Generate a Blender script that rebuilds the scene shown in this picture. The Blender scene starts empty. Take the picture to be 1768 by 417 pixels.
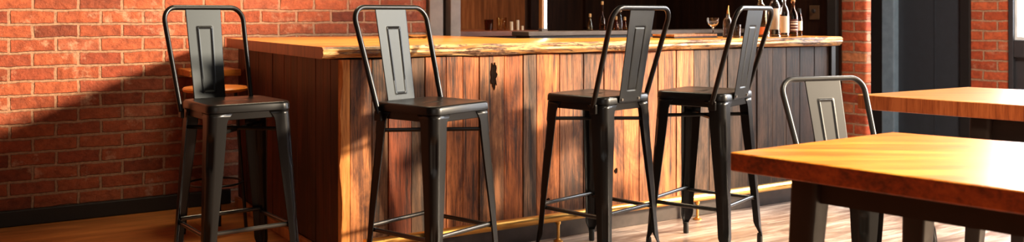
import bpy, bmesh, math, random
from mathutils import Vector, Matrix
random.seed(7)
S = bpy.context.scene
COL = S.collection
PI = math.pi

# ------------------------------------------------------------------ camera
YAW = math.radians(31.94)      # the bar runs along world X; the camera is turned towards its right end
EYE = 1.133
F = 1600.0; HOR = 22.0; CX = 884.0
cd = bpy.data.cameras.new('camera'); cam = bpy.data.objects.new('camera', cd); COL.objects.link(cam)
cam.location = (0, 0, EYE); cam.rotation_euler = (PI/2, 0, -YAW)
cd.sensor_fit = 'HORIZONTAL'; cd.sensor_width = 36.0; cd.lens = 36.0*F/1768.0
cd.shift_y = -(208.5-HOR)/1768.0
cd.clip_start = 0.05
cd.dof.use_dof = True; cd.dof.focus_distance = 4.2; cd.dof.aperture_fstop = 3.2
S.camera = cam

# ------------------------------------------------------------------ world, sun, large lights, exposure
S.view_settings.view_transform = 'Standard'
S.view_settings.look = 'None'
S.view_settings.gamma = 1.0
S.view_settings.use_curve_mapping = False
S.view_settings.exposure = 0.0
w = bpy.data.worlds.new('world'); S.world = w; w.use_nodes = True
w.node_tree.nodes['Background'].inputs[0].default_value = (1.0, 0.78, 0.62, 1)
w.node_tree.nodes['Background'].inputs[1].default_value = 0.045

def W(lat, dep, z=0.0):
    """lateral and depth from the camera -> world"""
    c, s = math.cos(YAW), math.sin(YAW)
    return Vector((c*lat + s*dep, -s*lat + c*dep, z))
def aim(o, target):
    o.rotation_euler = (Vector(target) - o.location).to_track_quat('-Z', 'Y').to_euler()
def lamp(name, kind, loc, target, energy, color, **kw):
    ld = bpy.data.lights.new(name, kind); ld.energy = energy; ld.color = color
    for k, v in kw.items(): setattr(ld, k, v)
    o = bpy.data.objects.new(name, ld); COL.objects.link(o); o.location = loc; aim(o, target)
    return o
SUN = Vector((-1.0, 0.80, -0.40))
lamp('sun', 'SUN', (8, -6, 4), Vector((8, -6, 4)) + SUN, 12.0, (1.0, 0.76, 0.50), angle=math.radians(5))
lamp('front_fill_light', 'AREA', W(0.6, -1.6, 2.4), W(0.3, 4.0, 0.6), 22.0, (1.0, 0.84, 0.68), shape='RECTANGLE', size=3.0, size_y=1.6)  # added soft fill from behind the camera; no window stands there
lamp('wall_fill_spot', 'SPOT', (2.1, 4.2, 2.9), (1.9, 5.6, 1.85), 45.0, (1.0, 0.82, 0.64), spot_size=math.radians(66), spot_blend=0.5, shadow_soft_size=0.10)  # added spot for the brick that the sun misses; no fixture

lamp('bar_top_fill', 'AREA', (2.8, 4.55, 2.7), (2.8, 4.50, 0.9), 42.0, (1.0, 0.80, 0.50), shape='RECTANGLE', size=3.0, size_y=0.3, spread=math.radians(80))  # added fill to brighten the slab top; no pendant hangs here
lamp('table_fill', 'AREA', W(1.6, 2.5, 2.7), W(1.6, 2.5, 0.7), 60.0, (1.0, 0.80, 0.52), shape='DISK', size=0.6, spread=math.radians(100))  # added overhead fill for the front tabletop; an unseen source
lamp('door_fill', 'AREA', W(3.0, 5.0, 2.7), W(3.1, 5.1, 0.7), 120.0, (1.0, 0.88, 0.72), shape='DISK', size=0.5)  # added fill for the back table and right-hand brick; no real lamp
lamp('niche_light', 'AREA', (3.3, 6.1, 2.6), (3.2, 6.5, 1.0), 11.0, (1.0, 0.72, 0.42), shape='RECTANGLE', size=0.8, size_y=0.2)
# ------------------------------------------------------------------ material helpers
def nt(name):
    m = bpy.data.materials.new(name); m.use_nodes = True
    t = m.node_tree; b = t.nodes['Principled BSDF']
    return m, t, b
def N(t, kind, **kw):
    n = t.nodes.new(kind)
    for k, v in kw.items():
        if k.startswith('i_'):
            n.inputs[k[2:].replace('_', ' ')].default_value = v
        else: setattr(n, k, v)
    return n
def ramp(t, src, stops, interp='LINEAR'):
    r = t.nodes.new('ShaderNodeValToRGB'); r.color_ramp.interpolation = interp
    e = r.color_ramp.elements
    while len(e) < len(stops): e.new(0.5)
    for i, (p, c) in enumerate(stops):
        e[i].position = p; e[i].color = (c[0], c[1], c[2], 1) if len(c) == 3 else c
    t.links.new(src, r.inputs[0]); return r
def mixc(t, a, b, f, mode='MIX'):
    m = t.nodes.new('ShaderNodeMix'); m.data_type = 'RGBA'; m.blend_type = mode
    for sock, val in ((m.inputs[6], a), (m.inputs[7], b)):
        if isinstance(val, tuple): sock.default_value = (*val, 1)
        else: t.links.new(val, sock)
    if isinstance(f, (int, float)): m.inputs[0].default_value = f
    else: t.links.new(f, m.inputs[0])
    return m.outputs[2]
def bump(t, b, h, strength=0.3, dist=0.01):
    n = t.nodes.new('ShaderNodeBump'); n.inputs['Strength'].default_value = strength; n.inputs['Distance'].default_value = dist
    t.links.new(h, n.inputs['Height']); t.links.new(n.outputs[0], b.inputs['Normal']); return n
def coords(t, scale=(1, 1, 1), rot=(0, 0, 0), loc=(0, 0, 0)):
    tc = t.nodes.new('ShaderNodeTexCoord'); mp = t.nodes.new('ShaderNodeMapping')
    mp.inputs['Scale'].default_value = scale; mp.inputs['Rotation'].default_value = rot; mp.inputs['Location'].default_value = loc
    t.links.new(tc.outputs['Object'], mp.inputs[0]); return mp.outputs[0]
def noise(t, vec, scale, detail=4, rough=0.55, dist=0.0):
    n = t.nodes.new('ShaderNodeTexNoise'); n.inputs['Scale'].default_value = scale
    n.inputs['Detail'].default_value = detail; n.inputs['Roughness'].default_value = rough
    n.inputs['Distortion'].default_value = dist
    t.links.new(vec, n.inputs['Vector']); return n
def plain(name, col, rough=0.5, metal=0.0, coat=0.0, vary=0.12, emit=None, spec=None, stint=None):
    m, t, b = nt(name)
    v = coords(t); n = noise(t, v, 14, 3)
    dark = tuple(c*(1-vary) for c in col); lite = tuple(min(1, c*(1+vary)) for c in col)
    r = ramp(t, n.outputs[0], [(0.3, dark), (0.7, lite)])
    t.links.new(r.outputs[0], b.inputs['Base Color'])
    b.inputs['Roughness'].default_value = rough; b.inputs['Metallic'].default_value = metal
    b.inputs['Coat Weight'].default_value = coat
    if spec is not None: b.inputs['Specular IOR Level'].default_value = spec
    if stint: b.inputs['Specular Tint'].default_value = (*stint, 1)
    if emit:
        b.inputs['Emission Color'].default_value = (*emit[:3], 1); b.inputs['Emission Strength'].default_value = emit[3]
    return m
def glass(name, col=(1, 1, 1), rough=0.02, ior=1.45):
    m, t, b = nt(name)
    v = coords(t); n = noise(t, v, 30, 2)
    r = ramp(t, n.outputs[0], [(0.3, tuple(c*0.94 for c in col)), (0.7, col)])
    t.links.new(r.outputs[0], b.inputs['Base Color'])
    b.inputs['Transmission Weight'].default_value = 1.0; b.inputs['Roughness'].default_value = rough
    b.inputs['IOR'].default_value = ior
    return m

def brick_mat(name, plane, tones, mortar, patch=0.55):
    """plane 'xz' or 'yz'"""
    m, t, b = nt(name)
    tc = t.nodes.new('ShaderNodeTexCoord'); sp = t.nodes.new('ShaderNodeSeparateXYZ'); cb = t.nodes.new('ShaderNodeCombineXYZ')
    t.links.new(tc.outputs['Object'], sp.inputs[0])
    t.links.new(sp.outputs['X' if plane == 'xz' else 'Y'], cb.inputs[0]); t.links.new(sp.outputs['Z'], cb.inputs[1])
    # crooked courses
    nz = noise(t, cb.outputs[0], 7, 3); nz2 = noise(t, cb.outputs[0], 45, 3)
    def off(n, amt):
        v = N(t, 'ShaderNodeVectorMath', operation='SUBTRACT'); t.links.new(n.outputs['Color'], v.inputs[0]); v.inputs[1].default_value = (.5, .5, .5)
        s = N(t, 'ShaderNodeVectorMath', operation='SCALE'); t.links.new(v.outputs[0], s.inputs[0]); s.inputs['Scale'].default_value = amt
        return s.outputs[0]
    a1 = N(t, 'ShaderNodeVectorMath', operation='ADD'); t.links.new(cb.outputs[0], a1.inputs[0]); t.links.new(off(nz, 0.020), a1.inputs[1])
    a2 = N(t, 'ShaderNodeVectorMath', operation='ADD'); t.links.new(a1.outputs[0], a2.inputs[0]); t.links.new(off(nz2, 0.008), a2.inputs[1])
    br = N(t, 'ShaderNodeTexBrick', offset=0.5, offset_frequency=2, squash=1.0)
    br.inputs['Color1'].default_value = (0, 0, 0, 1); br.inputs['Color2'].default_value = (1, 1, 1, 1); br.inputs['Mortar'].default_value = (.5, .5, .5, 1)
    br.inputs['Scale'].default_value = 1.0; br.inputs['Mortar Size'].default_value = 0.0088; br.inputs['Mortar Smooth'].default_value = 0.35
    br.inputs['Brick Width'].default_value = 0.225; br.inputs['Row Height'].default_value = 0.0765
    t.links.new(a2.outputs[0], br.inputs['Vector'])
    per = ramp(t, br.outputs['Color'], tones)
    # clouding and rubbed lime over the bricks
    n1 = noise(t, cb.outputs[0], 22, 6, 0.65)
    cl = ramp(t, n1.outputs[0], [(0.32, (0.50, 0.44, 0.42)), (0.60, (1.22, 1.25, 1.28))])
    c = mixc(t, per.outputs[0], cl.outputs[0], 0.75, 'MULTIPLY')
    n2 = noise(t, cb.outputs[0], 5.0, 8, 0.72)
    lm = ramp(t, n2.outputs[0], [(0.56, (0, 0, 0)), (0.66, (patch, patch, patch))])
    c = mixc(t, c, (0.66, 0.40, 0.26), lm.outputs[0])
    n4 = noise(t, cb.outputs[0], 90, 4, 0.7)
    sp4 = ramp(t, n4.outputs[0], [(0.62, (0, 0, 0)), (0.74, (0.5, 0.5, 0.5))])
    c = mixc(t, c, (0.60, 0.34, 0.22), sp4.outputs[0])
    n3 = noise(t, cb.outputs[0], 60, 3)
    mt = ramp(t, n3.outputs[0], [(0.3, tuple(x*0.6 for x in mortar)), (0.7, mortar)])
    c = mixc(t, c, mt.outputs[0], br.outputs['Fac'])
    t.links.new(c, b.inputs['Base Color'])
    b.inputs['Roughness'].default_value = 0.82
    # relief
    inv = N(t, 'ShaderNodeMath', operation='MULTIPLY_ADD'); t.links.new(br.outputs['Fac'], inv.inputs[0]); inv.inputs[1].default_value = -1.0; inv.inputs[2].default_value = 1.0
    ad = N(t, 'ShaderNodeMath', operation='MULTIPLY_ADD'); t.links.new(n1.outputs[0], ad.inputs[0]); ad.inputs[1].default_value = 0.55; t.links.new(inv.outputs[0], ad.inputs[2])
    bump(t, b, ad.outputs[0], 1.0, 0.016)
    return m

def wood_mat(name, dark, mid, light, axis='x', rough=0.35, coat=0.0, grain=1.0, tint=False, bumpy=0.25, knots=0.0, coat_rough=0.28, planks=None, knot_col=(0.02, 0.008, 0.003)):
    """grain runs along axis; tint: multiply by the plank's own stored tone"""
    m, t, b = nt(name)
    sc = {'x': (0.9, 15, 15), 'y': (15, 0.9, 15), 'z': (15, 15, 0.9)}[axis]
    v = coords(t, tuple(s*grain for s in sc))
    if tint:
        at = N(t, 'ShaderNodeAttribute', attribute_name='tone')
        seed = N(t, 'ShaderNodeVectorMath', operation='MULTIPLY_ADD')
        t.links.new(at.outputs['Color'], seed.inputs[0]); seed.inputs[1].default_value = (37, 91, 53); t.links.new(v, seed.inputs[2]); v = seed.outputs[0]
    n = noise(t, v, 1.0, 6, 0.62, 0.9)
    fine = noise(t, v, 5.5, 5, 0.7, 0.3)
    s = N(t, 'ShaderNodeMath', operation='MULTIPLY_ADD'); t.links.new(fine.outputs[0], s.inputs[0]); s.inputs[1].default_value = 0.45
    ms = N(t, 'ShaderNodeMath', operation='MULTIPLY'); t.links.new(n.outputs[0], ms.inputs[0]); ms.inputs[1].default_value = 0.62
    t.links.new(ms.outputs[0], s.inputs[2])
    r = ramp(t, s.outputs[0], [(0.42, dark), (0.53, mid), (0.64, light)])
    if name.startswith(('dark', 'brown')): b.inputs['Specular IOR Level'].default_value = 0.15
    c = r.outputs[0]
    if tint:
        c = mixc(t, c, at.outputs['Color'], 1.0, 'MULTIPLY')
    if name in ('reclaimed_planks', 'end_planks'):
        cv = coords(t, (46, 46, 1.3)); cn = noise(t, cv, 1.0, 4, 0.6, 0.5)
        cr = ramp(t, cn.outputs[0], [(0.34, (0.9, 0.9, 0.9)), (0.41, (0, 0, 0))])
        c = mixc(t, c, (0.018, 0.008, 0.004), cr.outputs[0])
        sv = coords(t, (5, 5, 1.6), loc=(0, 0, 4.0)); sn = noise(t, sv, 1.0, 6, 0.7, 1.0)
        sr = ramp(t, sn.outputs[0], [(0.36, (0.30, 0.24, 0.20)), (0.52, (1, 1, 1))])
        c = mixc(t, c, sr.outputs[0], 1.0, 'MULTIPLY')
    if knots:
        kv = coords(t, {'x': (1.5, 4, 4), 'y': (4, 1.5, 4), 'z': (5, 5, 1.6)}[axis])
        vo = t.nodes.new('ShaderNodeTexVoronoi'); vo.inputs['Scale'].default_value = 1.35; t.links.new(kv, vo.inputs['Vector'])
        kn = noise(t, coords(t), 18, 4)
        ka = N(t, 'ShaderNodeMath', operation='MULTIPLY_ADD'); t.links.new(kn.outputs[0], ka.inputs[0]); ka.inputs[1].default_value = 0.16; t.links.new(vo.outputs['Distance'], ka.inputs[2])
        kr = ramp(t, ka.outputs[0], [(0.12, (knots,)*3), (0.20, (0, 0, 0))])
        c = mixc(t, c, knot_col, kr.outputs[0])
    t.links.new(c, b.inputs['Base Color'])
    b.inputs['Roughness'].default_value = rough; b.inputs['Coat Weight'].default_value = coat; b.inputs['Coat Roughness'].default_value = coat_rough
    bump(t, b, s.outputs[0], bumpy, 0.004)
    return m

def live_edge_mat(name):
    m, t, b = nt(name)
    v = coords(t, (2.2, 9, 26)); n = noise(t, v, 1.0, 7, 0.68, 1.2)
    r = ramp(t, n.outputs[0], [(0.34, (0.30, 0.09, 0.018)), (0.46, (0.66, 0.34, 0.11)), (0.62, (0.86, 0.62, 0.32))])
    v2 = coords(t, (2.0, 5, 17), loc=(3.1, 0, 0.7)); n2 = noise(t, v2, 1.5, 9, 0.74, 1.2)
    bk = ramp(t, n2.outputs[0], [(0.50, (0, 0, 0)), (0.53, (0.95, 0.95, 0.95))])
    n3 = noise(t, coords(t, (14, 14, 40)), 3.0, 5, 0.7)
    bc = ramp(t, n3.outputs[0], [(0.40, (0.035, 0.014, 0.008)), (0.60, (0.22, 0.12, 0.09)), (0.72, (0.55, 0.42, 0.36))])
    c = mixc(t, r.outputs[0], bc.outputs[0], bk.outputs[0])
    t.links.new(c, b.inputs['Base Color']); b.inputs['Roughness'].default_value = 0.45
    h = mixc(t, n.outputs[0], (0.0, 0.0, 0.0), bk.outputs[0])
    bump(t, b, h, 0.5, 0.012)
    return m

def floor_mat(name):
    m, t, b = nt(name)
    # broad boards laid along the bar
    v = coords(t)
    br = N(t, 'ShaderNodeTexBrick', offset=0.37, offset_frequency=2)
    br.inputs['Color1'].default_value = (0, 0, 0, 1); br.inputs['Color2'].default_value = (1, 1, 1, 1); br.inputs['Mortar'].default_value = (0, 0, 0, 1)
    br.inputs['Mortar Size'].default_value = 0.0015; br.inputs['Brick Width'].default_value = 1.9; br.inputs['Row Height'].default_value = 0.14
    br.inputs['Scale'].default_value = 1.0
    t.links.new(v, br.inputs['Vector'])
    g = noise(t, coords(t, (1.4, 11, 1)), 1.6, 7, 0.66, 0.8)
    c = ramp(t, g.outputs[0], [(0.36, (0.19, 0.115, 0.085)), (0.50, (0.40, 0.30, 0.25)), (0.64, (0.72, 0.61, 0.54))])
    pb = ramp(t, br.outputs['Color'], [(0.0, (0.72, 0.66, 0.62)), (1.0, (1.08, 1.06, 1.04))])
    cc = mixc(t, c.outputs[0], pb.outputs[0], 1.0, 'MULTIPLY')
    # warmer brown by the brick wall: the bar's shade painted into the boards
    tc = t.nodes.new('ShaderNodeTexCoord'); sp = t.nodes.new('ShaderNodeSeparateXYZ'); t.links.new(tc.outputs['Object'], sp.inputs[0])
    wv = ramp(t, sp.outputs[0], [(0.0, (1, 1, 1)), (1.0, (0, 0, 0))])
    mr = N(t, 'ShaderNodeMapRange'); mr.inputs['From Min'].default_value = 1.4; mr.inputs['From Max'].default_value = 2.4
    mr.inputs['To Min'].default_value = 1.0; mr.inputs['To Max'].default_value = 0.0
    t.links.new(sp.outputs[0], mr.inputs['Value'])
    cc = mixc(t, cc, (0.40, 0.15, 0.04), mr.outputs[0], 'MULTIPLY') if False else cc
    wm = ramp(t, g.outputs[0], [(0.34, (0.20, 0.065, 0.016)), (0.66, (0.42, 0.155, 0.04))])
    cc = mixc(t, cc, wm.outputs[0], mr.outputs[0])
    cc = mixc(t, cc, (0.03, 0.015, 0.01), br.outputs['Fac'])
    t.links.new(cc, b.inputs['Base Color']); b.inputs['Roughness'].default_value = 0.34
    bump(t, b, g.outputs[0], 0.15, 0.004)
    return m

M = {}
M['brick'] = brick_mat('red_brick', 'xz', [(0.0, (0.15, 0.027, 0.010)), (0.25, (0.30, 0.062, 0.021)), (0.6, (0.37, 0.085, 0.030)), (0.85, (0.25, 0.042, 0.016)), (1.0, (0.48, 0.16, 0.075))], (0.46, 0.25, 0.15))
M['brick_side'] = brick_mat('red_brick_pillar', 'yz', [(0.0, (0.34, 0.050, 0.014)), (0.5, (0.46, 0.075, 0.022)), (0.9, (0.52, 0.10, 0.032)), (1.0, (0.60, 0.22, 0.09))], (0.50, 0.27, 0.16), 0.35)
M['floor'] = floor_mat('worn_floor_boards')
M['base'] = plain('black_skirting', (0.010, 0.007, 0.006), 0.55)
M['slab'] = wood_mat('honey_slab', (0.40, 0.115, 0.014), (0.70, 0.24, 0.032), (0.90, 0.38, 0.07), 'x', 0.28, 0.6, 0.9, bumpy=0.08)
M['slab_end'] = wood_mat('slab_end_grain', (0.13, 0.030, 0.008), (0.22, 0.055, 0.014), (0.34, 0.10, 0.028), 'z', 0.4, 0.3, 1.6, bumpy=0.15)
M['edge'] = live_edge_mat('live_bark_edge')
M['plank'] = wood_mat('reclaimed_planks', (0.10, 0.07, 0.055), (0.75, 0.64, 0.54), (1.35, 1.22, 1.10), 'z', 0.6, 0.0, 1.6, tint=True, bumpy=0.7, knots=0.85)
M['endplank'] = wood_mat('end_planks', (0.30, 0.24, 0.20), (0.85, 0.80, 0.75), (1.3, 1.2, 1.1), 'z', 0.5, 0.1, 1.3, tint=True, bumpy=0.4, knots=0.7)
M['corner'] = wood_mat('corner_board', (0.34, 0.11, 0.02), (0.62, 0.25, 0.06), (0.82, 0.40, 0.12), 'z', 0.45, 0.0, 1.4, bumpy=0.5, knots=0.5)
M['knot'] = plain('charred_knot', (0.010, 0.005, 0.003), 0.95, vary=0.4, spec=0.05)
M['plinth'] = plain('dark_plinth', (0.050, 0.036, 0.034), 0.5, vary=0.3)
M['brass'] = plain('polished_brass', (0.86, 0.48, 0.14), 0.30, 1.0, vary=0.06)
M['steel'] = plain('black_stool_metal', (0.007, 0.0065, 0.0065), 0.29, 0.0, coat=0.0, vary=0.10, spec=0.36, stint=(0.78, 0.86, 1.0))
M['slat'] = plain('satin_slat_metal', (0.007, 0.0065, 0.0068), 0.43, 0.0, vary=0.10, spec=0.30, stint=(0.66, 0.82, 1.0))
M['rod'] = plain('satin_black_rod', (0.06, 0.06, 0.062), 0.24, 0.75, vary=0.08)
M['gun'] = plain('gunmetal', (0.020, 0.020, 0.022), 0.36, 0.0, vary=0.10, spec=0.55, stint=(0.78, 0.87, 1.0))
M['bolt'] = plain('steel_bolt', (0.35, 0.33, 0.31), 0.3, 1.0)
M['rubber'] = plain('black_rubber', (0.012, 0.012, 0.012), 0.7)
M['table'] = wood_mat('orange_tabletop', (0.48, 0.135, 0.012), (0.76, 0.245, 0.024), (0.92, 0.42, 0.06), 'x', 0.30, 1.0, 0.75, bumpy=0.05, knots=0.45, knot_col=(0.30, 0.07, 0.01))
M['table_edge'] = wood_mat('tabletop_edge', (0.10, 0.012, 0.002), (0.24, 0.032, 0.005), (0.36, 0.062, 0.009), 'x', 0.42, 0.15, 1.1, bumpy=0.15, knots=0.5)
M['table_edge2'] = wood_mat('tabletop_edge_grain', (0.22, 0.045, 0.012), (0.36, 0.085, 0.022), (0.48, 0.13, 0.04), 'z', 0.42, 0.15, 2.2, bumpy=0.2)
M['table2'] = wood_mat('amber_tabletop', (0.50, 0.17, 0.03), (0.74, 0.30, 0.065), (0.90, 0.46, 0.13), 'x', 0.30, 1.0, 0.75, bumpy=0.05)
M['frame'] = plain('dark_table_frame', (0.016, 0.010, 0.009), 0.5, 0.0, spec=0.25)
M['post'] = plain('grey_steel_post', (0.24, 0.18, 0.15), 0.5, 0.0)
M['postdark'] = plain('shadow_steel', (0.02, 0.012, 0.01), 0.6)
M['brownwall'] = wood_mat('brown_plaster_panel', (0.10, 0.026, 0.006), (0.18, 0.050, 0.012), (0.27, 0.085, 0.022), 'z', 0.85, 0.0, 0.6, bumpy=0.1)
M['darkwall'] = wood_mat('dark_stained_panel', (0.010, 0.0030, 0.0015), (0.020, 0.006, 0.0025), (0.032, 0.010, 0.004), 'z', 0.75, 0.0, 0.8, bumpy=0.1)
M['shelf'] = wood_mat('red_brown_shelf', (0.16, 0.035, 0.012), (0.26, 0.06, 0.02), (0.36, 0.10, 0.035), 'x', 0.4, 0.2, 1.0)
M['zinc'] = plain('brushed_zinc', (0.16, 0.12, 0.10), 0.5, 0.2, spec=0.2)
M['cabinet'] = plain('dark_cabinet', (0.02, 0.012, 0.009), 0.5)
M['door'] = plain('blue_black_door_paint', (0.034, 0.040, 0.052), 0.42, vary=0.08)
M['doorframe'] = plain('black_door_frame', (0.010, 0.009, 0.010), 0.5)
M['jamb'] = plain('jamb_daylight_sheen', (0.30, 0.42, 0.55), 0.25, 0.3)  # window light reflected by the metal jamb, put into its colour
M['winframe'] = plain('charcoal_window_frame', (0.030, 0.030, 0.036), 0.45)
M['whiteframe'] = plain('white_glazing_bead', (0.75, 0.76, 0.78), 0.4)
M['pane'] = plain('daylit_pane', (0.8, 0.85, 0.9), 0.2, emit=(0.94, 0.97, 1.0, 17.0))
M['led'] = plain('light_tube', (0.9, 0.9, 0.85), 0.4, emit=(1.0, 0.92, 0.72, 9.0))
M['oak'] = wood_mat('oak_batten', (0.25, 0.09, 0.02), (0.42, 0.17, 0.05), (0.55, 0.25, 0.08), 'z', 0.5)
M['glass'] = glass('clear_glass')
M['amber'] = glass('amber_liquid', (0.85, 0.30, 0.05))
M['whisky'] = glass('dark_whisky_glass', (0.30, 0.09, 0.03))
M['pale'] = glass('pale_gold_glass', (0.92, 0.72, 0.42))
M['label'] = plain('cream_paper', (0.82, 0.74, 0.62), 0.6, vary=0.05)
M['labeldark'] = plain('maroon_paper', (0.10, 0.02, 0.015), 0.6)
M['labelorange'] = plain('orange_paper', (0.75, 0.18, 0.04), 0.55)
M['cork'] = plain('cork', (0.62, 0.33, 0.13), 0.8, vary=0.2)
M['foil'] = plain('pale_foil', (0.70, 0.50, 0.40), 0.35, 0.3)
M['plate'] = plain('brown_switch_plate', (0.085, 0.045, 0.022), 0.4)
M['candle'] = plain('cream_wax', (0.80, 0.62, 0.42), 0.5)
M['seatwood'] = wood_mat('orange_seat_wood', (0.45, 0.12, 0.02), (0.65, 0.20, 0.03), (0.80, 0.30, 0.06), 'x', 0.35, 0.3)

# ------------------------------------------------------------------ mesh helpers
def link(name, bm, mats, parent=None, smooth=None, loc=None):
    me = bpy.data.meshes.new(name)
    bmesh.ops.recalc_face_normals(bm, faces=bm.faces[:])
    bm.to_mesh(me); bm.free()
    o = bpy.data.objects.new(name, me); COL.objects.link(o)
    for mm in (mats if isinstance(mats, (list, tuple)) else [mats]): me.materials.append(mm)
    if parent: o.parent = parent
    if loc: o.location = loc
    if smooth is not None:
        for p in me.polygons: p.use_smooth = True
        me.set_sharp_from_angle(angle=math.radians(smooth))
    return o
def tag(o, label=None, cat=None, group=None, kind=None):
    if label: o['label'] = label
    if cat: o['category'] = cat
    if group: o['group'] = group
    if kind: o['kind'] = kind
    return o
def empty(name, loc, rz, label, cat, group=None):
    o = bpy.data.objects.new(name, None); COL.objects.link(o); o.location = loc; o.rotation_euler = (0, 0, rz)
    o.empty_display_size = 0.1
    return tag(o, label, cat, group)
def box(bm, x0, x1, y0, y1, z0, z1, bev=0.0, seg=2, mi=0):
    r = bmesh.ops.create_cube(bm, size=1.0)
    vs = r['verts']
    for v in vs:
        v.co = Vector(((x0+x1)/2 + v.co.x*(x1-x0), (y0+y1)/2 + v.co.y*(y1-y0), (z0+z1)/2 + v.co.z*(z1-z0)))
    fs = set(f for v in vs for f in v.link_faces)
    for f in fs: f.material_index = mi
    if bev:
        es = list(set(e for v in vs for e in v.link_edges))
        bmesh.ops.bevel(bm, geom=es, offset=bev, segments=seg, affect='EDGES', profile=0.5)
    return fs
def tube(bm, pts, r, n=12, cap=True, flat=None):
    """sweep a circle (or an ellipse flat=(rx, ry)) along points"""
    pts = [Vector(p) for p in pts]; rings = []
    up = Vector((0, 0, 1))
    t0 = (pts[1]-pts[0]).normalized()
    a = t0.cross(up)
    if a.length < 1e-3: a = t0.cross(Vector((1, 0, 0)))
    a.normalize()
    for i, p in enumerate(pts):
        if i == 0: t = pts[1]-pts[0]
        elif i == len(pts)-1: t = pts[-1]-pts[-2]
        else: t = (pts[i+1]-p).normalized() + (p-pts[i-1]).normalized()
        t.normalize()
        a = (a - t*a.dot(t)).normalized(); b = t.cross(a)
        rr = r[i] if isinstance(r, (list, tuple)) else r
        ra, rb = (rr, rr) if not flat else flat
        rings.append([bm.verts.new(p + a*math.cos(2*PI*k/n)*ra + b*math.sin(2*PI*k/n)*rb) for k in range(n)])
    for A, B in zip(rings, rings[1:]):
        for k in range(n): bm.faces.new((A[k], A[(k+1) % n], B[(k+1) % n], B[k]))
    if cap:
        bm.faces.new(rings[0][::-1]); bm.faces.new(rings[-1])
def lathe(bm, prof, n=28, mi=0, c=(0, 0)):
    rings = []
    for r, z in prof:
        if r < 1e-5: rings.append([bm.verts.new((c[0], c[1], z))])
        else: rings.append([bm.verts.new((c[0]+r*math.cos(2*PI*k/n), c[1]+r*math.sin(2*PI*k/n), z)) for k in range(n)])
    for A, B in zip(rings, rings[1:]):
        for k in range(n):
            a0, a1 = A[k % len(A)], A[(k+1) % len(A)]; b0, b1 = B[k % len(B)], B[(k+1) % len(B)]
            vs = []
            for q in (a0, a1, b1, b0):
                if q not in vs: vs.append(q)
            if len(vs) > 2:
                f = bm.faces.new(vs); f.material_index = mi
def rrect(h, r, n=6, hy=None):
    """rounded rectangle outline, ccw"""
    hy = hy or h; out = []
    for qx, qy, a0 in ((1, 1, 0), (-1, 1, PI/2), (-1, -1, PI), (1, -1, 3*PI/2)):
        for k in range(n+1):
            a = a0 + (PI/2)*k/n
            out.append((qx*(h-r) + r*math.cos(a), qy*(hy-r) + r*math.sin(a)))
    return out
def rings_mesh(bm, rings, close_last=False, close_first=False, mi=0):
    vr = [[bm.verts.new(p) for p in R] for R in rings]
    n = len(vr[0])
    for A, B in zip(vr, vr[1:]):
        for k in range(n):
            f = bm.faces.new((A[k], A[(k+1) % n], B[(k+1) % n], B[k])); f.material_index = mi
    if close_last: bm.faces.new(vr[-1]).material_index = mi
    if close_first: bm.faces.new(vr[0][::-1]).material_index = mi
def arc_path(p0, corner, p1, r, n=8):
    """points of a rounded corner"""
    p0, c, p1 = Vector(p0), Vector(corner), Vector(p1)
    d0 = (p0-c).normalized(); d1 = (p1-c).normalized()
    ang = d0.angle(d1); off = r/math.tan(ang/2)
    a = c + d0*off; b = c + d1*off
    bis = (d0+d1).normalized(); o = c + bis*(r/math.sin(ang/2))
    out = []
    va, vb = a-o, b-o; th = va.angle(vb)
    for k in range(n+1):
        s = k/n
        out.append(o + (va*math.sin((1-s)*th) + vb*math.sin(s*th))/math.sin(th))
    return out
def smooth01(x): x = max(0, min(1, x)); return x*x*(3-2*x)
def copy_tree(o, parent=None):
    c = o.copy(); COL.objects.link(c)
    if parent: c.parent = parent
    for ch in list(o.children): copy_tree(ch, c)
    return c

# ------------------------------------------------------------------ the room
def quadbox(name, mat, x0, x1, y0, y1, z0, z1, bev=0.0):
    bm = bmesh.new(); box(bm, x0, x1, y0, y1, z0, z1, bev); o = link(name, bm, mat); o['kind'] = 'structure'; return o
bm = bmesh.new(); box(bm, -6, 8, -4, 8, -0.1, 0); fl = link('floor', bm, M['floor']); fl['kind'] = 'structure'
WALLV = 5.60
quadbox('wall_back', M['brick'], -5, 2.81, WALLV, WALLV+0.28, 0, 3.4)
quadbox('baseboard_back', M['base'], -5, 1.50, WALLV-0.035, WALLV, 0, 0.085, 0.006)
# panelled niche behind the bar
quadbox('wall_niche', M['brownwall'], 2.81, 4.32, 6.72, 6.85, 0, 3.4)
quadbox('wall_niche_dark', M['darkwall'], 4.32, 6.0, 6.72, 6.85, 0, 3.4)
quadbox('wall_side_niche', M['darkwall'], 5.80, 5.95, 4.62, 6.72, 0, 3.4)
quadbox('trim_1', M['doorframe'], 5.765, 5.80, 4.635, 4.72, 0, 3.4, 0.006)
# brick pillar
bm = bmesh.new(); box(bm, 5.80, 5.868, 4.395, 4.62, 0, 3.4, 0.018, 3); o = link('wall_pillar', bm, M['brick_side'], smooth=35); o['kind'] = 'structure'
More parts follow.
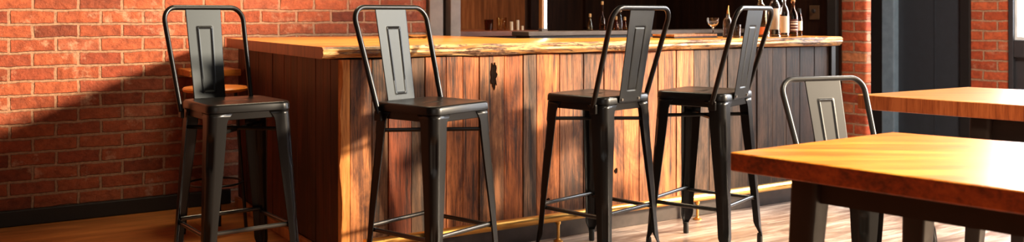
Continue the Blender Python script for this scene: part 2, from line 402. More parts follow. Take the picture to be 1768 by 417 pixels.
# right wall with door and window
RX = 6.90
quadbox('wall_right', M['brick_side'], RX, RX+0.25, 3.945, 4.262, 0, 3.4)
quadbox('wall_right_lintel', M['brick_side'], RX+0.0, RX+0.25, 4.262, 5.2, 2.35, 3.4)
d1 = bmesh.new(); box(d1, RX+0.03, RX+0.075, 4.345, 4.93, 0.01, 2.30, 0.004)
box(d1, RX+0.022, RX+0.031, 4.585, 4.593, 0.05, 2.26)          # the meeting seam bead
door = link('door_1', d1, M['door']); door['kind'] = 'structure'
df = bmesh.new()
box(df, RX-0.02, RX+0.12, 4.262, 4.345, 0, 2.35, 0.006); box(df, RX-0.02, RX+0.12, 5.05, 5.20, 0, 2.35, 0.006); box(df, RX-0.02, RX+0.12, 4.345, 5.05, 2.30, 2.35, 0.004)
o = link('door_frame', df, M['doorframe'], door)
dj = bmesh.new(); box(dj, RX-0.03, RX+0.10, 4.93, 5.05, 0, 2.30, 0.008); o = link('door_jamb', dj, M['jamb'], door); o['label'] = 'door jamb, reflected daylight put into its blue grey'
# window: charcoal frame with a solid lower panel, big daylit pane
wf = bmesh.new()
for y0, y1 in ((3.905, 3.945), (2.62, 2.72), (1.40, 1.52)): box(wf, RX-0.04, RX+0.08, y0, y1, 0, 3.2, 0.006)
box(wf, RX-0.04, RX+0.08, 1.52, 3.905, 0.80, 0.93, 0.006); box(wf, RX-0.04, RX+0.08, 1.52, 3.905, 3.10, 3.2, 0.006)
box(wf, RX-0.01, RX+0.06, 1.52, 3.905, 0.0, 0.80)
win = link('window_1', wf, M['winframe']); win['kind'] = 'structure'
wb = bmesh.new()
for y0, y1 in ((3.885, 3.905), (2.72, 2.74), (2.60, 2.62), (1.52, 1.54)): box(wb, RX-0.02, RX+0.03, y0, y1, 0.93, 3.10)
for a, b_ in ((2.74, 3.885), (1.54, 2.60)):
    box(wb, RX-0.02, RX+0.03, a, b_, 0.93, 0.955); box(wb, RX-0.02, RX+0.03, a, b_, 3.075, 3.10)
link('glazing_bead', wb, M['whiteframe'], win)['label'] = 'white glazing bead round the panes'
for a, b_ in ((2.74, 3.885), (1.54, 2.60)):
    wp = bmesh.new(); box(wp, RX+0.005, RX+0.012, a, b_, 0.955, 3.075); link('pane', wp, M['pane'], win)['label'] = 'bright daylit pane'
# off-frame: the right wall carries on as a low sill wall under an opening left tall for the sun
quadbox('wall_right_sill', M['brick_side'], RX, RX+0.25, -4, 1.40, 0, 0.75)
quadbox('wall_right_head', M['brick_side'], RX, RX+0.25, -4, 1.40, 4.3, 4.6)

# steel column at the end of the brick
c = empty('steel_column', (2.93, WALLV, 0), 0, 'grey steel column at the end of the brick wall behind the bar', 'column')
bm = bmesh.new(); box(bm, -0.105, 0.0, -0.02, 0.22, 0, 3.4, 0.005); link('flange', bm, M['post'], c)
bm = bmesh.new(); box(bm, 0.055, 0.135, -0.02, 0.22, 0, 3.4, 0.005); link('flange', bm, M['post'], c)
bm = bmesh.new(); box(bm, 0.0, 0.055, 0.05, 0.09, 0, 3.4); link('web', bm, M['postdark'], c)

# ------------------------------------------------------------------ the bar
ZT, ZB = 0.985, 0.932
UL, UR = 1.42, 4.81
# cladding tones along the bar front; right-hand ones darkened for the shade there
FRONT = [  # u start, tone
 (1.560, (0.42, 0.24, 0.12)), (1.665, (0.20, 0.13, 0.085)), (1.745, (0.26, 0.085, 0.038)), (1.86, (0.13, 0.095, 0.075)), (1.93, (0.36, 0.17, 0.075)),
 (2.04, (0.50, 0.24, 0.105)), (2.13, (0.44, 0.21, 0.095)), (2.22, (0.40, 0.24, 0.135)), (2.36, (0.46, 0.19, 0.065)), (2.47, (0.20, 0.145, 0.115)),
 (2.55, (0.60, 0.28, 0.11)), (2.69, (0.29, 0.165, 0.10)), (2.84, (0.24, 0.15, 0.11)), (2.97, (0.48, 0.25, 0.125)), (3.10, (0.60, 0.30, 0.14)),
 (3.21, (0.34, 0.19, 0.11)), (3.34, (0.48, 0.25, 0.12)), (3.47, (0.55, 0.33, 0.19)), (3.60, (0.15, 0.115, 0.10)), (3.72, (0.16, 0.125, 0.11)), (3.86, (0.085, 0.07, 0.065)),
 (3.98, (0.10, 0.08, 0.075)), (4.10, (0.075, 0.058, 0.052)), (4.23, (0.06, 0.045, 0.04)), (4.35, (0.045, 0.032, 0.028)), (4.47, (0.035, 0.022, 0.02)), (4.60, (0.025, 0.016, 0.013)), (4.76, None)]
FV = 3.86
bar = empty('bar_counter', (1.55, FV, 0), 0, 'long bar counter clad in mismatched reclaimed planks under a live edge top', 'bar')
def L(x, y): return x-1.55, y-FV
def tone_layer(bm): return bm.loops.layers.float_color.new('tone')
def toned(bm, lay, fs, col):
    for f in fs:
        for lp in f.loops: lp[lay] = (*col, 1)
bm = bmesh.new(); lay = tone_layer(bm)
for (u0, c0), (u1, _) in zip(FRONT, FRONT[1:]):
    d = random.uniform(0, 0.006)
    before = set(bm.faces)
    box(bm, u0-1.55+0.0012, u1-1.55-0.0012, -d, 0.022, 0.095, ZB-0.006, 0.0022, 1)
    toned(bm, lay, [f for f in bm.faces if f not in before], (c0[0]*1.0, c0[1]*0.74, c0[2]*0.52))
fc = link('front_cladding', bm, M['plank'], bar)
for kx, kz, kw, kh in ((2.30, 0.835, 0.018, 0.068), (2.62, 0.19, 0.012, 0.012), (1.93, 0.52, 0.013, 0.020), (3.05, 0.30, 0.012, 0.016)):
    bm = bmesh.new(); ring = []; n_ = 26
    for k in range(n_):
        a = 2*PI*k/n_; q = 1 + random.uniform(-0.42, 0.20)
        ring.append((kx-1.55 + kw*q*math.cos(a), kz + kh*q*math.sin(a)))
    rings_mesh(bm, [[(x, -0.001, z) for x, z in ring], [(x, -0.0072, z) for x, z in ring], [(kx-1.55 + (x-kx+1.55)*0.7, -0.0060, kz+(z-kz)*0.75) for x, z in ring]], True)
    link('knot', bm, M['knot'], fc)['label'] = 'black ragged knot in a plank'
bm = bmesh.new(); lay = tone_layer(bm)
v = 0.026
while v < 1.60:
    wd = random.uniform(0.09, 0.15); v1 = min(v+wd, 1.62); g = random.uniform(0.7, 1.25)
    before = set(bm.faces)
    box(bm, -0.03-random.uniform(0, 0.004), -0.008, v+0.001, v1-0.001, 0.055, ZB-0.006, 0.002, 1)
    toned(bm, lay, [f for f in bm.faces if f not in before], (0.085*g, 0.020*g, 0.007*g))
    v = v1
link('end_cladding', bm, M['endplank'], bar)['label'] = 'dark red brown planks on the end of the bar'
# corner board with a waney outer edge
bm = bmesh.new()
R_ = []
for k in range(49):
    z = 0.0 + (ZB-0.006)*k/48
    wv = 0.004*math.sin(z*9) + 0.004*math.sin(z*23+1) + random.uniform(-0.0015, 0.0015)
    R_.append([(-0.032+wv, -0.006, z), (0.008, -0.006, z), (0.008, 0.026, z), (-0.034, 0.026, z), (-0.034+wv*0.7, 0.008, z)])
rings_mesh(bm, R_, True, True); link('corner_board', bm, M['corner'], bar)['label'] = 'bright waney corner board'
bm = bmesh.new(); box(bm, -0.005, 3.20, 0.024, 0.20, 0, ZB-0.006)
link('carcass', bm, M['cabinet'], bar)
bm = bmesh.new(); box(bm, -0.005, 0.20, 0.201, 1.62, 0, ZB-0.006); link('end_carcass', bm, M['cabinet'], bar)
bm = bmesh.new(); box(bm, 0.009, 3.21, -0.012, 0.023, 0.0, 0.094, 0.003); link('plinth', bm, M['plinth'], bar)
bm = bmesh.new(); box(bm, -0.055, -0.033, 0.03, 1.62, 0.0, 0.055, 0.004); link('end_skirting', bm, M['oak'], bar)
bm = bmesh.new(); box(bm, 3.185, 3.225, -0.02, 0.05, 0, ZB-0.006, 0.003); link('end_post', bm, M['doorframe'], bar)

# the slab: an L-shaped board, its front a wavy live edge
top = empty('bar_countertop', (0, 0, ZB), 0, 'thick honey coloured live edge bar countertop with bark along its front', 'countertop')
bm = bmesh.new()
TH = ZT-ZB
nseg = 150
def wav(u, k): return 0.010*math.sin(u*3.1+k) + 0.006*math.sin(u*8.7+2*k) + 0.003*math.sin(u*23+k*3)
prof = [(0.014, TH), (0.004, TH-0.004), (-0.004, TH-0.014), (0.0, TH*0.62), (-0.006, TH*0.40), (0.004, TH*0.2), (0.016, 0.0)]
rows = []
for i in range(nseg+1):
    u = UL + (UR-UL)*i/nseg
    fade = min(1, i/3, (nseg-i)/3) if 0 else 1
    rows.append([bm.verts.new((u, 3.82 + dv + wav(u, 0.2+j*0.22)*(0.55 if j < 2 else 1.0) + random.uniform(-0.0012, 0.0012), z + (0.002*math.sin(u*5.0) + 0.002*math.sin(u*13) if j >= 5 else 0))) for j, (dv, z) in enumerate(prof)])
for A, B in zip(rows, rows[1:]):
    for j in range(len(prof)-1):
        f = bm.faces.new((A[j], B[j], B[j+1], A[j+1])); f.material_index = 1
# the top and underside outline behind the front row
back = [(UR, 4.14), (3.2, 4.40), (2.85, 4.55), (2.80, 5.50), (UL+0.035, 5.50), (UL+0.012, 5.0), (UL+0.006, 4.4)]
tb = [bm.verts.new((x, y, TH)) for x, y in back]; bb = [bm.verts.new((x, y, 0)) for x, y in back]
bm.faces.new([r[0] for r in rows] + tb).material_index = 0
bm.faces.new(([r[-1] for r in rows] + bb)[::-1]).material_index = 0
chT = [rows[-1][0]] + tb + [rows[0][0]]; chB = [rows[-1][-1]] + bb + [rows[0][-1]]
for k in range(len(chT)-1):
    if k == 0:   f = bm.faces.new([chT[0], chT[1], chB[1]] + [rows[-1][j] for j in range(len(prof)-1, 0, -1)]); f.material_index = 2
    elif k == len(chT)-2: f = bm.faces.new([chT[k], rows[0][0]] + [rows[0][j] for j in range(1, len(prof))] + [chB[k]]); f.material_index = 2
    else: f = bm.faces.new((chT[k], chT[k+1], chB[k+1], chB[k])); f.material_index = 2
o = link('slab', bm, [M['slab'], M['edge'], M['slab_end']], top, smooth=40)

# brass foot rail on posts
rail = empty('foot_rail', (1.60, 3.785, 0), 0, 'brass foot rail running along the foot of the bar', 'foot rail')
bm = bmesh.new(); tube(bm, [(0.0, 0, 0.12), (3.10, 0, 0.12)], 0.023, 28); link('rail', bm, M['brass'], rail, 40)
for u in (0.10, 1.03, 1.96, 2.90):
    bm = bmesh.new(); tube(bm, [(u, 0, 0.008), (u, 0, 0.100)], 0.0075, 12)
    lathe(bm, [(0, 0), (0.024, 0), (0.024, 0.005), (0.012, 0.010), (0.009, 0.014), (0, 0.014)], 16, c=(u, 0))
    lathe(bm, [(0, 0.084), (0.011, 0.084), (0.014, 0.092), (0.012, 0.102), (0, 0.102)], 16, c=(u, 0))
    link('rail_post', bm, M['brass'], rail, 40)

# ------------------------------------------------------------------ metal stools and chair
def seat_pan(bm, h, zt, lip):
    n = 6; R = []
    ol = rrect(h, 0.045, n); N_ = len(ol)
    slot = rrect(0.040, 0.0065, n, 0.0066)
    def ring(pts, z, dz=None): R.append([(x, y, z) for x, y in pts])
    def scaled(s): hh = h*s; return rrect(hh, 0.045*s, n)
    ring(slot, zt-0.022); ring(slot, zt-0.006)
    ring([(x*1.12, y*1.6) for x, y in slot], zt-0.0035)
    ring([(x*0.55+sx*0.45, y*0.55+sy*0.45) for (x, y), (sx, sy) in zip(scaled(0.45), slot)], zt-0.004)
    ring(scaled(0.78), zt-0.0035); ring(scaled(0.86), zt-0.001); ring(scaled(0.93), zt); ring(scaled(0.965), zt-0.0012); ring(scaled(0.985), zt-0.005)
    ring(scaled(1.0), zt-0.012); ring(scaled(1.004), zt-lip); ring(scaled(0.985), zt-lip-0.001); ring(scaled(0.975), zt-0.012); ring(scaled(0.6), zt-0.010)
    rings_mesh(bm, R)
def make_seat_thing(name, label, cat, group, H, h, foot, lean_top, ztop, rungs=True, slat_mat='slat', tube_mat='steel'):
    """a pressed-metal stool or chair; +y is its back"""
    t = empty(name, (0, 0, 0), 0, label, cat, group)
    st = M['steel']
    lip = 0.034
    bm = bmesh.new(); seat_pan(bm, h, H, lip); link('seat', bm, st, t, smooth=38)
    # apron under the seat
    ai = h*0.955; bm = bmesh.new()
    R = []
    for s, z in ((1.0, H-lip+0.004), (1.0, H-lip-0.030), (0.985, H-lip-0.032), (0.985, H-lip+0.004)):
        R.append([(x*s, y*s, z) for x, y in rrect(ai, 0.040, 6)])
    rings_mesh(bm, R + [R[0]]); bmesh.ops.remove_doubles(bm, verts=bm.verts, dist=1e-5)
    link('seat_frame', bm, st, t, smooth=38)
    # legs
    zt = H-lip-0.004
    def corner(z):
        s = 1-z/zt
        return ai+0.002 + (foot-ai)*s
    for sx, sy in ((1, 1), (-1, 1), (-1, -1), (1, -1)):
        bm = bmesh.new(); rows = []
        nz = 46
        for i in range(nz+1):
            z = zt - (zt-0.045)*i/nz
            q = 1-z/zt
            wdt = 0.072 - 0.028*smooth01(q*1.15)
            # the leg narrows quickly just above its foot, and flares at the seat
            if z < 0.11: wdt *= 0.42 + 0.58*smooth01((z-0.045)/0.065)
            if z > zt-0.05: wdt += 0.022*((z-(zt-0.05))/0.05)**2
            r = min(0.034 - 0.010*q, wdt*0.8)
            cx = corner(z); pts = []
            g1 = smooth01((z-(H*0.645))/0.018)*smooth01(((H*0.835)-z)/0.018)
            g2 = smooth01((z-(H*0.15))/0.018)*smooth01(((H*0.40)-z)/0.05)
            g = 0.0055*g1 + 0.005*g2
            m_ = 12
            pts.append((cx-wdt, cx-0.002))
            pts.append((cx-wdt+0.0006, cx))
            for k in range(m_+1):
                a = PI/2*(1-k/m_)
                px, py = cx-r + r*math.cos(a), cx-r + r*math.sin(a)
                s = abs(k-m_/2)/(m_/2)
                push = g*smooth01((0.62-s)/0.30)
                pts.append((px-push*0.7071, py-push*0.7071))
            pts.append((cx, cx-wdt+0.0006)); pts.append((cx-0.002, cx-wdt))
            rows.append([bm.verts.new((sx*px, sy*py, z)) for px, py in pts])
        for A, B in zip(rows, rows[1:]):
            for k in range(len(A)-1): bm.faces.new((A[k], A[k+1], B[k+1], B[k]))
        lg = link('leg', bm, st, t, smooth=45)
        so = lg.modifiers.new('thickness', 'SOLIDIFY'); so.thickness = 0.0035; so.offset = 0
        fx = corner(0.03)-0.013
        bm = bmesh.new(); lathe(bm, [(0, 0), (0.0125, 0), (0.014, 0.004), (0.0135, 0.040), (0.012, 0.056), (0, 0.056)], 16, c=(sx*fx, sy*fx))
        link('rubber_foot', bm, M['rubber'], lg, smooth=40)
    # crossed braces under the seat
    zb = H*0.835
    cb = corner(zb)-0.010
    for k, (ax, ay) in enumerate(((1, 1), (1, -1))):
        bm = bmesh.new(); tube(bm, [(ax*cb, ay*cb, zb+0.006*k), (-ax*cb, -ay*cb, zb+0.006*k)], 0.006, 8, flat=(0.0035, 0.0085)); link('cross_brace', bm, st, t)
    if rungs:
        for k in range(4):
            zr = H*(0.318 if k % 2 == 0 else 0.300)
            cr = corner(zr)-0.016; e = cr-0.006
            p = {0: ((-e, cr), (e, cr)), 1: ((cr, -e), (cr, e)), 2: ((-e, -cr), (e, -cr)), 3: ((-cr, -e), (-cr, e))}[k]
            bm = bmesh.new(); tube(bm, [(*p[0], zr), (*p[1], zr)], 0.0095, 14); link('foot_rung', bm, M['rod'], t, smooth=50)
    # bent tube back
    yb = h*0.70; wb = h+0.012; wt = h+0.038; zf = H-lip-0.012
    tr = 0.0118
    y1 = yb + (lean_top-yb)
    A = Vector((-wb, yb, zf)); B = Vector((-wt, y1, ztop)); C_ = Vector((wt, y1, ztop)); D = Vector((wb, yb, zf))
    low1 = A + (B-A)*0.08
    path = [A, A + (B-A)*0.5] + arc_path(A, B, C_, 0.062, 9) + arc_path(B, C_, D, 0.062, 9) + [D + (C_-D)*0.5, D]
    bm = bmesh.new(); tube(bm, path, tr, 16); link('back_frame', bm, M[tube_mat], t, smooth=60)
    for sx in (-1, 1):
        bm = bmesh.new(); box(bm, sx*wb-0.008, sx*wb+0.008, yb-0.016, yb+0.02, zf-0.03, zf+0.012, 0.003); link('back_bracket', bm, st, t)
    # slat: pressed sheet with a raised tongue outline
    s0 = Vector((0, h+0.004, H-0.030)); s1 = Vector((0, y1-0.004, ztop-0.004))
    wl, wh = 0.080, 0.092
    ax = (s1-s0); Ls = ax.length; ax.normalize(); nrm = Vector((0, ax.z, -ax.y))      # faces backwards/outwards
    bm = bmesh.new(); nx, ny = 46, 110
    grid = []
    def groove(u, vv):
        # distance to an upside-down U: two long sides and the top bar
        x = abs(u); half = 0.036
        top_, bot = 0.80*Ls, 0.13*Ls
        hw = half*(0.80 + 0.20*vv/Ls*1.3)
        d1_ = abs(x-hw) if vv <= top_ and vv >= bot else math.hypot(x-hw, min(abs(vv-top_), abs(vv-bot)))
        d2_ = abs(vv-top_) if x <= hw else math.hypot(x-hw, vv-top_)
        d3_ = (abs(vv-bot) if x <= hw else math.hypot(x-hw, vv-bot))
        return min(d1_, d2_, d3_)
    for j in range(ny+1):
        vv = Ls*j/ny; hwid = wl + (wh-wl)*j/ny; row = []
        for i in range(nx+1):
            u = -hwid + 2*hwid*i/nx
            g = groove(u, vv); dep = -0.0042*math.exp(-(g/0.0028)**2)
            edge = 0.0
            p = s0 + Vector((u, 0, 0)) + ax*vv + nrm*(-dep*-1.0 + edge)
            row.append(bm.verts.new(p))
        grid.append(row)
    for A_, B_ in zip(grid, grid[1:]):
        for i in range(nx): bm.faces.new((A_[i], A_[i+1], B_[i+1], B_[i]))
    sl = link('backrest_slat', bm, M[slat_mat], t, smooth=60)
    so = sl.modifiers.new('thickness', 'SOLIDIFY'); so.thickness = 0.003; so.offset = 0
    for sx in (-1, 1):
        bm = bmesh.new(); tube(bm, [(sx*0.062, h+0.002, H-0.017), (sx*0.062, h+0.013, H-0.017)], [0.008, 0.006], 12)
        link('bolt', bm, M['bolt'], sl, smooth=40)
    return t
def place(o, lat, dep, back_ang):
    p = W(lat, dep); o.location = (p.x, p.y, 0)
    o.rotation_euler = (0, 0, math.radians(back_ang) - YAW - PI/2)
G = 'black metal bar stools along the bar'
stool = make_seat_thing('bar_stool', 'black metal bar stool farthest left, at the dark end of the bar', 'bar stool', G, 0.76, 0.180, 0.211, 0.262, 1.156)
place(stool, -1.185, 3.98, 127)
for lat, dep, ang, lab in ((-0.335, 3.92, 141, 'black metal bar stool at the corner of the bar, its back slat shining pale grey'),
                           (0.402, 4.34, -44, 'black metal bar stool standing before the middle planks, its bolted back towards us'),
                           (0.936, 4.50, -37, 'black metal bar stool nearest the liquor bottles, its back in front of the coupe glass')):
    c = copy_tree(stool); c['label'] = lab; place(c, lat, dep, ang)
for ch in stool.children:      # the leftmost stool's back is a touch narrower and sits to one side
    if ch.name.startswith('back_frame'): ch.scale.x = 0.86; ch.location.x = -0.022; ch.rotation_euler.z = 0.12
    if ch.name.startswith('backrest_slat'): ch.scale.x = 0.90; ch.location.x = -0.026; ch.rotation_euler.z = 0.12
    if ch.name.startswith('back_bracket') and ch.data.vertices[0].co.x > 0: ch.location.x = -0.039
chair = make_seat_thing('dining_chair', 'low gunmetal chair tucked in behind the front orange wooden table', 'chair', None, 0.45, 0.178, 0.205, 0.285, 0.850, rungs=False, slat_mat='gun', tube_mat='gun')
place(chair, 1.43, 3.72, 110)

# round wooden stool by the wall
rs = empty('round_stool', (*W(-1.53, 4.78).xy, 0), 0.4, 'thin legged stool with orange wooden seat, half hidden by the brick wall', 'stool')
bm = bmesh.new(); lathe(bm, [(0, 0.728), (0.150, 0.728), (0.160, 0.734), (0.162, 0.744), (0.156, 0.752), (0, 0.755)], 40); link('seat', bm, M['seatwood'], rs, smooth=40)
for k in range(4):
    a = PI/4 + k*PI/2
    bm = bmesh.new(); tube(bm, [(0.10*math.cos(a), 0.10*math.sin(a), 0.727), (0.155*math.cos(a), 0.155*math.sin(a), 0.0)], 0.009, 10); link('leg', bm, M['steel'], rs, smooth=50)
for z, rr in ((0.26, 0.137), (0.66, 0.106)):
    bm = bmesh.new(); tube(bm, [(rr*math.cos(2*PI*k/32), rr*math.sin(2*PI*k/32), z) for k in range(33)], 0.006, 8, cap=False); link('ring', bm, M['steel'], rs, smooth=50)
# little wall shelf by the bar's end
ws = empty('wall_shelf', (1.36, WALLV, 0.80), 0, 'short yellow wooden ledge on the brick wall beside the bar end', 'shelf')
bm = bmesh.new(); box(bm, -0.16, 0.125, -0.30, 0, -0.025, 0.012, 0.004); link('board', bm, M['slab'], ws)
bm = bmesh.new(); box(bm, -0.02, 0.0, -0.24, 0, -0.045, -0.025, 0.002); box(bm, -0.02, 0.0, -0.02, 0, -0.20, -0.045, 0.002); link('bracket', bm, M['frame'], ws)

# ------------------------------------------------------------------ tables
def tabletop(name, quad, th, mats, parent, z):
    """quad: four corners in parent space; bevelled plate with edge material"""
    bm = bmesh.new()
    c = sum((Vector(p) for p in quad), Vector((0, 0)))/4
    def ring(inset, zz):
        return [(p[0]+(c.x-p[0])*inset, p[1]+(c.y-p[1])*inset, zz) for p in quad]
    vb = [bm.verts.new(p) for p in ring(0, z-th)]; vt = [bm.verts.new(p) for p in ring(0, z)]
    bm.faces.new(vt); bm.faces.new(vb[::-1])
    for k in range(4):
        f = bm.faces.new((vb[k], vb[(k+1) % 4], vt[(k+1) % 4], vt[k])); f.material_index = 1
    bmesh.ops.bevel(bm, geom=bm.edges[:], offset=0.005, segments=3, affect='EDGES', profile=0.5)
    bm.normal_update()
    for f in bm.faces: f.material_index = 0 if f.normal.z > 0.5 else 1
    return link(name, bm, mats, parent)
def dirv(deg, L_): a = math.radians(deg); return Vector((math.cos(a), math.sin(a)))*L_
def table(name, label, P0, P1, a_far, a_near, length, z, th, mats, legs, wleg, apron_h):
    o3 = W(P0[0], P0[1]); t = empty(name, (o3.x, o3.y, 0), -YAW, label, 'table')   # parent axes = lateral, depth
    P0 = Vector(P0); P1 = Vector(P1)
    Q = [P0, P0 + dirv(a_near, length), P1 + dirv(a_far, length), P1]
    Q = [q-P0 for q in Q]
    tabletop('tabletop', Q, th, mats, t, z)
    lp = [Vector(l)-P0 for l in legs]     # near-left, far-left, far-right, near-right
    zt = z-th-0.001
    cen = sum(lp, Vector((0, 0)))/4
    for k in range(4):
        a, b_ = lp[k], lp[(k+1) % 4]
        d = (b_-a).normalized(); n = Vector((-d.y, d.x))
        bm = bmesh.new()
        R = []
        for p in (a, b_):
            R.append([(p.x+n.x*s, p.y+n.y*s, zz) for s, zz in ((-0.012, zt), (0.012, zt), (0.012, zt-apron_h), (-0.012, zt-apron_h))])
        rings_mesh(bm, R, True, True); link('apron', bm, M['frame'], t)
    for p in lp:
        out = (p-cen).normalized()*0.05
        bm = bmesh.new(); R = []
        e1 = (lp[1]-lp[0]).normalized(); e2 = (lp[3]-lp[0]).normalized()
        for i in range(9):
            s = i/8; zz = zt*(1-s); w_ = wleg*(1-0.38*s); q = p + out*s
            R.append([tuple(q + e1*x*w_/2 + e2*y*w_/2) + (zz,) for x, y in rrect(1.0, 0.35, 3)])
        rings_mesh(bm, R, True, True); link('leg', bm, M['frame'], t, smooth=40)
    return t
table('dining_table', 'glossy orange wooden table in the foreground on dark metal legs', (0.600, 2.553), (1.225, 2.985), -40, -48, 1.25, 0.75, 0.052,
      [M['table'], M['table_edge']], [(0.815, 2.52), (1.25, 2.83), (1.86, 2.28), (1.42, 1.86)], 0.078, 0.075)
table('square_table', 'amber wooden table further back in front of the blue black door', (1.62, 4.35), (2.36, 4.80), -42, -45.5, 1.3, 0.75, 0.068,
      [M['table2'], M['table_edge2']], [(2.05, 4.02), (2.36, 4.24), (2.95, 3.66), (2.66, 3.42)], 0.085, 0.10)

# ------------------------------------------------------------------ behind the bar
cab = empty('back_shelf', (2.82, 6.0, 0), 0, 'red brown wooden shelf in the niche, holding small glasses', 'shelf')
bm = bmesh.new(); box(bm, -0.01, 1.25, 0.0, 0.70, 0.955, 0.995, 0.004); link('board', bm, M['shelf'], cab)
bm = bmesh.new(); box(bm, 0.04, 1.24, 0.03, 0.70, 0.0, 0.954); link('cabinet', bm, M['cabinet'], cab)
zc = empty('back_counter', (3.50, 5.35, 0), 0, 'grey zinc work counter behind the bar beside the light tube', 'counter')
bm = bmesh.new(); box(bm, -0.03, 2.22, 0, 0.22, 0.972, 1.002, 0.004); link('worktop', bm, M['zinc'], zc)
bm = bmesh.new(); box(bm, 0.0, 2.20, 0.03, 0.21, 0.0, 0.971); link('cabinet', bm, M['cabinet'], zc)
def px(x, v):   # world x of a picture column on the plane y = v
    r = (x-CX)/F; return v*(0.8486*r+0.529)/(0.8486-0.529*r)
lt = empty('light_tube', (px(941, 5.46), 5.46, 1.002), 0, 'tall vertical glowing light tube on a wooden batten behind the bar', 'light')
bm = bmesh.new(); box(bm, -0.033, -0.012, -0.01, 0.03, 0, 1.9, 0.002); link('batten', bm, M['oak'], lt)
bm = bmesh.new(); box(bm, -0.010, 0.012, -0.008, 0.010, 0.02, 1.88, 0.004); link('tube', bm, M['led'], lt)
bm = bmesh.new(); box(bm, -0.035, 0.016, -0.012, 0.032, 0, 0.02, 0.002); link('base', bm, M['zinc'], lt)
# dark uprights of the back panelling
for i, x in enumerate((918, 1012)):
    bm = bmesh.new(); u = px(x, 6.7); box(bm, u-0.02, u+0.02, 6.68, 6.72, 1.0, 3.4, 0.004); o = link('trim_%d' % (i+2), bm, M['darkwall']); o['kind'] = 'structure'

def tumbler(name, loc, r, h, mat, label, cat, group=None):
    bm = bmesh.new(); lathe(bm, [(0, 0), (r*0.86, 0), (r*0.9, 0.004), (r, h), (r-0.0025, h), (r*0.86, 0.010), (0, 0.009)], 24)
    o = link(name, bm, mat, smooth=40, loc=loc); return tag(o, label, cat, group)
def at(x, v, z): return (px(x, v), v, z)
gl = 'small vessels on the shelf in the niche'
tumbler('cup', at(844, 6.25, 0.995), 0.036, 0.085, M['whisky'], 'dark cup at the left end of the niche shelf', 'cup', gl)
tumbler('jar', at(866, 6.30, 0.995), 0.040, 0.100, M['pale'], 'squat amber jar beside the dark cup on the niche shelf', 'jar', gl)
def candle(x, r, h, lab):
    bm = bmesh.new(); lathe(bm, [(0, 0), (r, 0), (r, h-0.003), (r-0.003, h), (0, h-0.004)], 20)
    o = link('candle', bm, M['candle'], smooth=40, loc=at(x, 6.22, 0.995)); tag(o, lab, 'candle', gl)
    bm = bmesh.new(); tube(bm, [(0, 0, h-0.004), (0.001, 0, h+0.006)], 0.0012, 6); link('wick', bm, M['rubber'], o)
candle(883, 0.013, 0.068, 'cream candle standing left of the taller thin one on the niche shelf')
candle(894, 0.011, 0.080, 'tallest thin cream candle on the niche shelf')
candle(902, 0.010, 0.034, 'shortest cream candle, right end of the niche shelf')

def bottle(name, x, v, z0, R, Hs, Hn, mat, label, cat, group, lab=None, capm='cork', liquid=None, neck=0.013):
    """body of radius R to shoulder height Hs, neck to Hn"""
    t = empty(name, at(x, v, z0), 0, label, cat, group)
    bm = bmesh.new()
    lathe(bm, [(0, 0.004), (R*0.7, 0.0), (R*0.93, 0.001), (R, 0.007), (R, Hs), (R*0.94, Hs+0.012), (R*0.72, Hs+0.028), (neck*1.15, Hs+0.045), (neck, Hs+0.055), (neck, Hn-0.012), (neck*1.2, Hn-0.010), (neck*1.2, Hn), (neck*0.7, Hn),
                (neck*0.7, Hs+0.05), (R*0.66, Hs+0.024), (R-0.003, Hs-0.002), (R-0.003, 0.012), (0, 0.010)], 32)
    link('bottle_glass', bm, mat, t, smooth=50)
    if liquid:
        lh = liquid[1]
        bm = bmesh.new(); lathe(bm, [(0, 0.0115), (R-0.0045, 0.0135), (R-0.0040, lh), (0, lh)], 28); link('liquid', bm, liquid[0], t, smooth=50)
    bm = bmesh.new(); lathe(bm, [(0, Hn+0.0005), (neck*1.25, Hn+0.0005), (neck*1.3, Hn+0.004), (neck*1.25, Hn+0.024), (0, Hn+0.026)], 20)
    link('stopper', bm, M[capm], t, smooth=40)
    if lab:
        z0_, z1_, lm = lab[:3]
        bm = bmesh.new(); rr = R+0.0008; a0 = math.radians(-90)-YAW-1.15; pts = []
        for k in range(25):
            a = a0 + 2.3*k/24
            pts.append((bm.verts.new((rr*math.cos(a), rr*math.sin(a), z0_)), bm.verts.new((rr*math.cos(a), rr*math.sin(a), z1_))))
        for A, B in zip(pts, pts[1:]): bm.faces.new((A[0], B[0], B[1], A[1]))
        o = link('paper_label', bm, M[lm], t, smooth=60)
        if len(lab) > 3:
            for zz, hh in lab[3]:
                bm = bmesh.new(); rr2 = R+0.0016; p2 = []
                for k in range(15):
                    a = a0 + 0.35 + 1.6*k/14
                    p2.append((bm.verts.new((rr2*math.cos(a), rr2*math.sin(a), zz)), bm.verts.new((rr2*math.cos(a), rr2*math.sin(a), zz+hh))))
                for A, B in zip(p2, p2[1:]): bm.faces.new((A[0], B[0], B[1], A[1]))
                link('printed_line', bm, M['label'], o, smooth=60)
    return t
gb = 'liquor bottles at the right end of the bar'
Zs = ZT
bottle('liquor_bottle', 1313, 4.02, Zs, 0.040, 0.165, 0.300, M['pale'], 'clear bottle with an orange label, partly behind the last stool back', 'bottle', gb, lab=(0.015, 0.062, 'labelorange'))
bottle('liquor_bottle', 1337, 4.02, Zs, 0.039, 0.185, 0.320, M['glass'], 'tallest clear bottle with a long cream label', 'bottle', gb, lab=(0.045, 0.175, 'label'), liquid=(M['pale'], 0.17))
bottle('liquor_bottle', 1354, 3.93, Zs, 0.029, 0.150, 0.225, M['glass'], 'slim clear bottle with a square cream label and pale cap', 'bottle', gb, lab=(0.026, 0.128, 'label'), capm='foil', liquid=(M['whisky'], 0.14), neck=0.010)
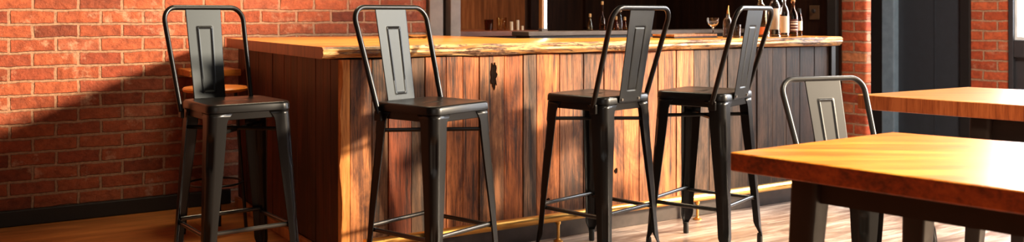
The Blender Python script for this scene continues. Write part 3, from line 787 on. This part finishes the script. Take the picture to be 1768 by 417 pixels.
bottle('liquor_bottle', 1369.5, 3.98, Zs, 0.029, 0.125, 0.218, M['whisky'], 'dark whisky bottle with printed label lines and a cork', 'bottle', gb, lab=(0.03, 0.108, 'labeldark', [(0.040, 0.006), (0.060, 0.004), (0.075, 0.010), (0.092, 0.004)]), neck=0.010)
bottle('liquor_bottle', 1380, 4.06, Zs, 0.019, 0.105, 0.150, M['whisky'], 'smallest dark bottle, rightmost on the bar', 'bottle', gb, lab=(0.035, 0.095, 'label'), neck=0.008, capm='rubber')
# coupe glass
bm = bmesh.new()
cp = [(0, 0), (0.030, 0.0), (0.031, 0.002), (0.012, 0.005), (0.0042, 0.010), (0.0035, 0.050), (0.007, 0.060), (0.024, 0.072), (0.035, 0.090), (0.038, 0.118), (0.0365, 0.118), (0.0335, 0.091), (0.022, 0.075), (0.004, 0.066), (0, 0.066)]
lathe(bm, cp, 36); tag(link('coupe_glass', bm, M['glass'], smooth=50, loc=at(1231, 4.08, Zs)), 'clear stemmed coupe glass standing alone on the bar', 'glass')
# decanter with pourer, and a square glass tumbler
t = empty('decanter', at(1257, 4.05, Zs), 0.3, 'clear decanter with a thin pouring spout between the coupe glass and the bottles', 'decanter')
bm = bmesh.new(); R = []
for h_, z in ((0.024, 0.0), (0.026, 0.004), (0.026, 0.098), (0.022, 0.110), (0.010, 0.124), (0.009, 0.140), (0.007, 0.140), (0.007, 0.124), (0.019, 0.108), (0.023, 0.097), (0.023, 0.008)): R.append([(x, y, z) for x, y in rrect(h_, h_*0.4, 4)])
rings_mesh(bm, R, True, True); link('decanter_glass', bm, M['glass'], t, smooth=40)
bm = bmesh.new(); tube(bm, [(0, 0, 0.141), (0, 0, 0.160), (0.002, 0, 0.178), (0.008, 0, 0.192)], [0.008, 0.006, 0.003, 0.002], 10); link('pourer', bm, M['brass'], t, smooth=50)
tumbler('tumbler', at(1271, 3.98, Zs), 0.030, 0.078, M['glass'], 'plain clear tumbler just right of the decanter', 'glass')
# tray on the bar, glass dish at the left
t = empty('serving_tray', at(1190, 4.12, Zs), 0, 'low dark serving tray lying on the bar, left of the coupe glass', 'tray')
bm = bmesh.new(); box(bm, -0.20, 0.14, -0.09, 0.10, 0, 0.010, 0.003); link('tray_base', bm, M['frame'], t)
bm = bmesh.new(); box(bm, -0.20, 0.14, -0.09, -0.080, 0.0101, 0.022, 0.002); box(bm, -0.20, 0.14, 0.090, 0.10, 0.0101, 0.022, 0.002)
box(bm, -0.20, -0.19, -0.079, 0.089, 0.0101, 0.022, 0.002); box(bm, 0.13, 0.14, -0.079, 0.089, 0.0101, 0.022, 0.002); link('rim', bm, M['oak'], t)
bm = bmesh.new(); lathe(bm, [(0, 0), (0.045, 0), (0.055, 0.004), (0.068, 0.020), (0.065, 0.021), (0.050, 0.008), (0, 0.006)], 32)
tag(link('glass_dish', bm, M['glass'], smooth=50, loc=at(720, 4.75, Zs)), 'shallow clear glass dish on the bar by the corner stool', 'dish')
# bottles standing on the back counter, small in the picture
gk = 'small bottles on the dark back counter'
for x, r, hs, hn, m_, lb in ((1019, 0.020, 0.050, 0.100, 'pale', 'small pale bottle alone on the back counter left of the third stool'),
                             (1040, 0.024, 0.090, 0.190, 'whisky', 'tall dark bottle on the back counter, its neck against the dark panel'),
                             (1064, 0.018, 0.040, 0.080, 'amber', 'small amber bottle seen through the left of the third stool back'),
                             (1071, 0.017, 0.075, 0.140, 'glass', 'clear slim bottle seen inside the third stool back'),
                             (1079, 0.017, 0.040, 0.075, 'amber', 'small amber bottle closest to the third stool slat')):
    bottle('back_bottle', x, 5.46, 1.002, r, hs-0.02, hn, M[m_], lb, 'bottle', gk, neck=0.007)
# switch plate on the dark side wall
t = empty('wall_switch', (5.80, 4.86, 1.135), 0, 'brown dimmer plate with a round knob on the dark wall', 'switch')
bm = bmesh.new(); box(bm, -0.010, 0, -0.048, 0.048, -0.055, 0.055, 0.004); link('plate', bm, M['plate'], t)
bm = bmesh.new(); tube(bm, [(-0.0101, 0, 0.012), (-0.026, 0, 0.012)], [0.017, 0.014], 20); link('knob', bm, M['postdark'], t, smooth=40)
